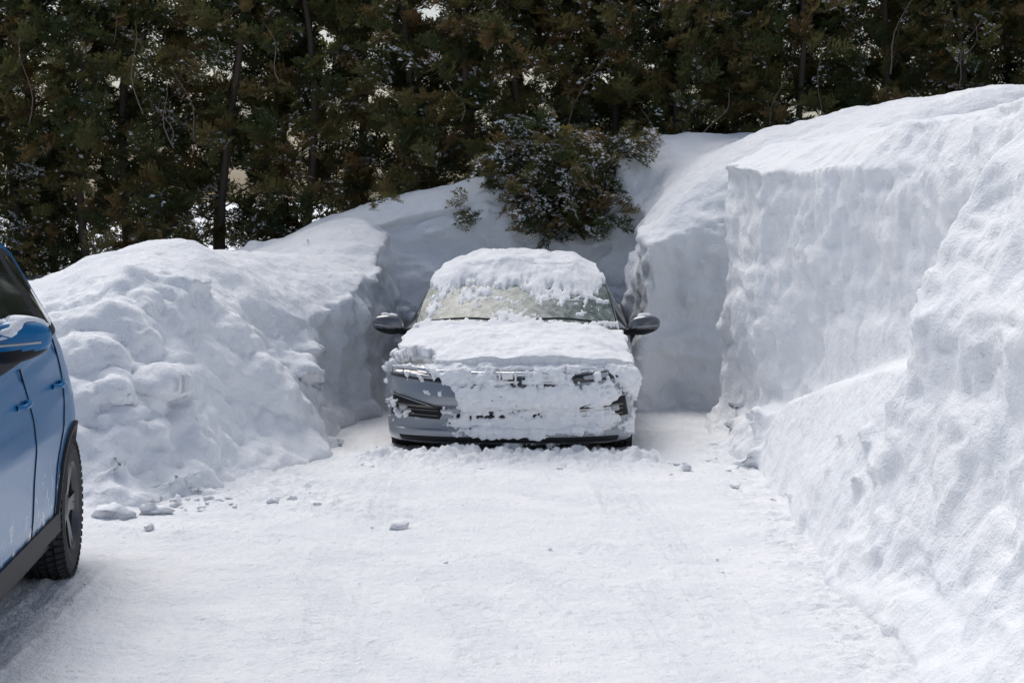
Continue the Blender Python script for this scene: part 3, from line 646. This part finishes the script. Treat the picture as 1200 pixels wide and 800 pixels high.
def gn_tree():
    ng=bpy.data.node_groups.new('scatter_sprays','GeometryNodeTree')
    ng.interface.new_socket('Geometry',in_out='INPUT',socket_type='NodeSocketGeometry'); ng.interface.new_socket('Geometry',in_out='OUTPUT',socket_type='NodeSocketGeometry')
    N=ng.nodes; L=ng.links; gi=N.new('NodeGroupInput'); go=N.new('NodeGroupOutput')
    ci=N.new('GeometryNodeCollectionInfo'); ci.inputs['Collection'].default_value=src; ci.inputs['Separate Children'].default_value=True; ci.inputs['Reset Children'].default_value=True
    ip=N.new('GeometryNodeInstanceOnPoints'); ip.inputs['Pick Instance'].default_value=True
    def at(nm,ty):
        a_=N.new('GeometryNodeInputNamedAttribute'); a_.data_type=ty; a_.inputs['Name'].default_value=nm; return a_.outputs['Attribute']
    e=N.new('FunctionNodeEulerToRotation'); L.new(at('rot','FLOAT_VECTOR'),e.inputs[0])
    L.new(gi.outputs[0],ip.inputs['Points']); L.new(ci.outputs[0],ip.inputs['Instance']); L.new(at('idx','INT'),ip.inputs['Instance Index'])
    L.new(e.outputs[0],ip.inputs['Rotation']); L.new(at('scl','FLOAT'),ip.inputs['Scale'])
    L.new(ip.outputs[0],go.inputs[0]); return ng
NG=gn_tree()
def scatter(name,pts,rots,scls,idx,parent):
    me_=bpy.data.meshes.new(name); me_.from_pydata(pts,[],[])
    a_=me_.attributes.new('rot','FLOAT_VECTOR','POINT'); a_.data.foreach_set('vector',np.array(rots,dtype=np.float32).ravel())
    a_=me_.attributes.new('scl','FLOAT','POINT'); a_.data.foreach_set('value',np.array(scls,dtype=np.float32))
    a_=me_.attributes.new('idx','INT','POINT'); a_.data.foreach_set('value',np.array(idx,dtype=np.int32))
    o=bpy.data.objects.new(name,me_); COL.objects.link(o); o.parent=parent
    mo=o.modifiers.new('scatter','NODES'); mo.node_group=NG; return o
hedge=bpy.data.objects.new('cedar_hedge',None); COL.objects.link(hedge)
wood=Build(); pts=[];rots=[];scl=[];idx=[]
R_=random.Random(11)
def cedar(tx,ty,Hh,Rb,dens,snow,s0,s1,trk,gapt):
    lx,ly=R_.uniform(-.35,.35),R_.uniform(-.15,.15)
    base=.3; P_=[(tx+lx*t+.09*math.sin(t*7+tx),ty+ly*t,base+(Hh-base)*t) for t in np.linspace(0,1,9)]
    wood.tube(P_,[trk*(1-.8*t)+.008 for t in np.linspace(0,1,9)],7,0)
    ph=R_.uniform(0,50)
    for q in range(int(dens)):
        t=R_.random()**.85; zz=.9+(Hh-.7)*t; an=R_.uniform(0,2*math.pi)
        if R_.random()<.6: an=R_.uniform(math.pi,2*math.pi)
        lump=1+.70*float(perlin(np.array([[math.cos(an)*1.2+ph,math.sin(an)*1.2,zz*1.3]]))[0])
        gap=float(perlin(np.array([[math.cos(an)*1.6+ph+9,math.sin(an)*1.6,zz*.9]]))[0])
        if gap<gapt: continue
        rr=Rb*(1-.45*t)*lump*R_.uniform(.5,1.0)
        c=P_[min(int(t*8),8)]
        pts.append((c[0]+rr*math.cos(an),c[1]+rr*math.sin(an),zz)); rots.append((R_.uniform(-.5,.5),R_.uniform(-1.1,.2),an+R_.uniform(-.7,.7)))
        scl.append(R_.uniform(s0,s1)); 
        k=R_.random(); idx.append(5 if k<snow*.35 else 4 if k<snow else R_.choice((0,0,1,1,2,3)))
    for q in range(5):
        t=R_.uniform(.15,.95); c=P_[int(t*8)]; an=R_.uniform(math.pi*.9,2.1*math.pi); L=R_.uniform(.3,.75)
        w=[(c[0]+math.cos(an)*L*s+.03*math.sin(s*9+q),c[1]+math.sin(an)*L*s,c[2]+.45*s*L+.1*s*s) for s in np.linspace(0,1,6)]
        wood.tube(w,[.012*(1-.8*s) for s in np.linspace(0,1,6)],5,0)
x=-9.5
while x<10:
    vis=abs(x)<6.6
    cedar(x+R_.uniform(-.15,.15),19.9+R_.uniform(-.25,.25),R_.uniform(5.0,6.2),R_.uniform(.58,.86),320 if vis else 160,.20 if x<1 else .26,.5,.95,.045,-.20)
    x+=R_.uniform(.62,.85)
x=-10
while x<10.5:
    cedar(x+R_.uniform(-.2,.2),20.9+R_.uniform(-.2,.2),R_.uniform(5.6,6.8),R_.uniform(.75,.95),195,.05,1.0,1.4,.05,-.36)
    x+=R_.uniform(.72,.92)
for q in range(18):
    x=R_.uniform(-5.5,5.5); y=19.9-R_.uniform(.5,.85); z0=R_.uniform(2.2,3.2); L=R_.uniform(.5,1.4); dxx=R_.uniform(-.4,.4); dzz=R_.uniform(.5,1)
    w=[(x+dxx*L*s+.05*math.sin(s*6+q),y-.15*s,z0+dzz*L*s) for s in np.linspace(0,1,8)]
    wood.tube(w,[.008*(1-.7*s) for s in np.linspace(0,1,8)],5,1)
wood.obj('trunks_and_limbs',[M_BARK,M_TWIG],hedge)
print('sprays',len(pts))
scatter('foliage',pts,rots,scl,idx,hedge)
shrub=bpy.data.objects.new('cedar_shrub',None); COL.objects.link(shrub)
wood=Build(); pts=[];rots=[];scl=[];idx=[]
for br in range(34):
    an=R_.uniform(-2.95,-.2); L=R_.uniform(.5,1.15); b0=Vector((.50+R_.uniform(-.14,.14),18.4,1.55)); rise=R_.uniform(.05,1.1)
    w=[]
    for s in np.linspace(0,1,8):
        p=b0+Vector((math.cos(an)*L*.70*s,math.sin(an)*L*.8*s,rise*s-.15*s*s)); w.append(p)
    wood.tube(w,[.02*(1-.85*s) for s in np.linspace(0,1,8)],5)
    for q in range(17):
        p=w[R_.randint(1,7)]; pts.append(tuple(p+Vector((R_.uniform(-.13,.13),R_.uniform(-.1,.1),R_.uniform(-.13,.13))))); rots.append((R_.uniform(-.5,.5),R_.uniform(-.6,.5),an+R_.uniform(-1,1)))
        scl.append(R_.uniform(.35,.65)); idx.append(R_.choice((0,1,4,5,5,5)))
for px_,py_,pz_ in((-1.15,17.5,1.78),(-1.3,17.4,1.68)):   # loose twigs lying on the bank
    for q in range(4): pts.append((px_+R_.uniform(-.05,.05),py_,pz_+R_.uniform(0,.08))); rots.append((R_.uniform(-.5,.5),R_.uniform(-1.2,0),R_.uniform(-3,0))); scl.append(R_.uniform(.15,.28)); idx.append(R_.choice((0,1,2)))
wood.obj('branches',[M_BARK],shrub); scatter('shrub_foliage',pts,rots,scl,idx,shrub)
# ------------------------------------------------------------------ LIGHT / SKY / CAMERA
az=math.radians(-150); el=math.radians(58)     # bright hazy sun, high, behind the hedge to the left
sdir=Vector((math.sin(az)*math.cos(el),-math.cos(az)*math.cos(el),math.sin(el)))
sun=bpy.data.lights.new('sun','SUN'); sun.energy=1.75; sun.angle=math.radians(38); sun.color=(1,.98,.955)
so=bpy.data.objects.new('sun',sun); COL.objects.link(so); so.rotation_euler=sdir.to_track_quat('Z','Y').to_euler()
W=bpy.data.worlds.new('World'); SC.world=W; W.use_nodes=True; n=W.node_tree.nodes; l=W.node_tree.links
sk=n.new('ShaderNodeTexSky'); sk.sky_type='NISHITA'; sk.sun_disc=False; sk.sun_elevation=el; sk.sun_rotation=math.atan2(sdir.x,sdir.y)
sk.air_density=1.0; sk.dust_density=3; sk.ozone_density=1
hs=n.new('ShaderNodeHueSaturation'); hs.inputs['Saturation'].default_value=.75; hs.inputs['Value'].default_value=1.0; l.new(sk.outputs[0],hs.inputs['Color'])
bg=n['Background']; bg.inputs['Strength'].default_value=.125; l.new(hs.outputs[0],bg.inputs['Color'])
cam=bpy.data.cameras.new('camera'); cam.sensor_width=36; cam.lens=66; cam.clip_end=8000
co_=bpy.data.objects.new('camera',cam); COL.objects.link(co_); co_.location=(0,0,1.77); co_.rotation_euler=(math.radians(90-4.24),0,0)
SC.camera=co_
SC.view_settings.view_transform='Standard'; SC.view_settings.look='None'; SC.view_settings.exposure=0
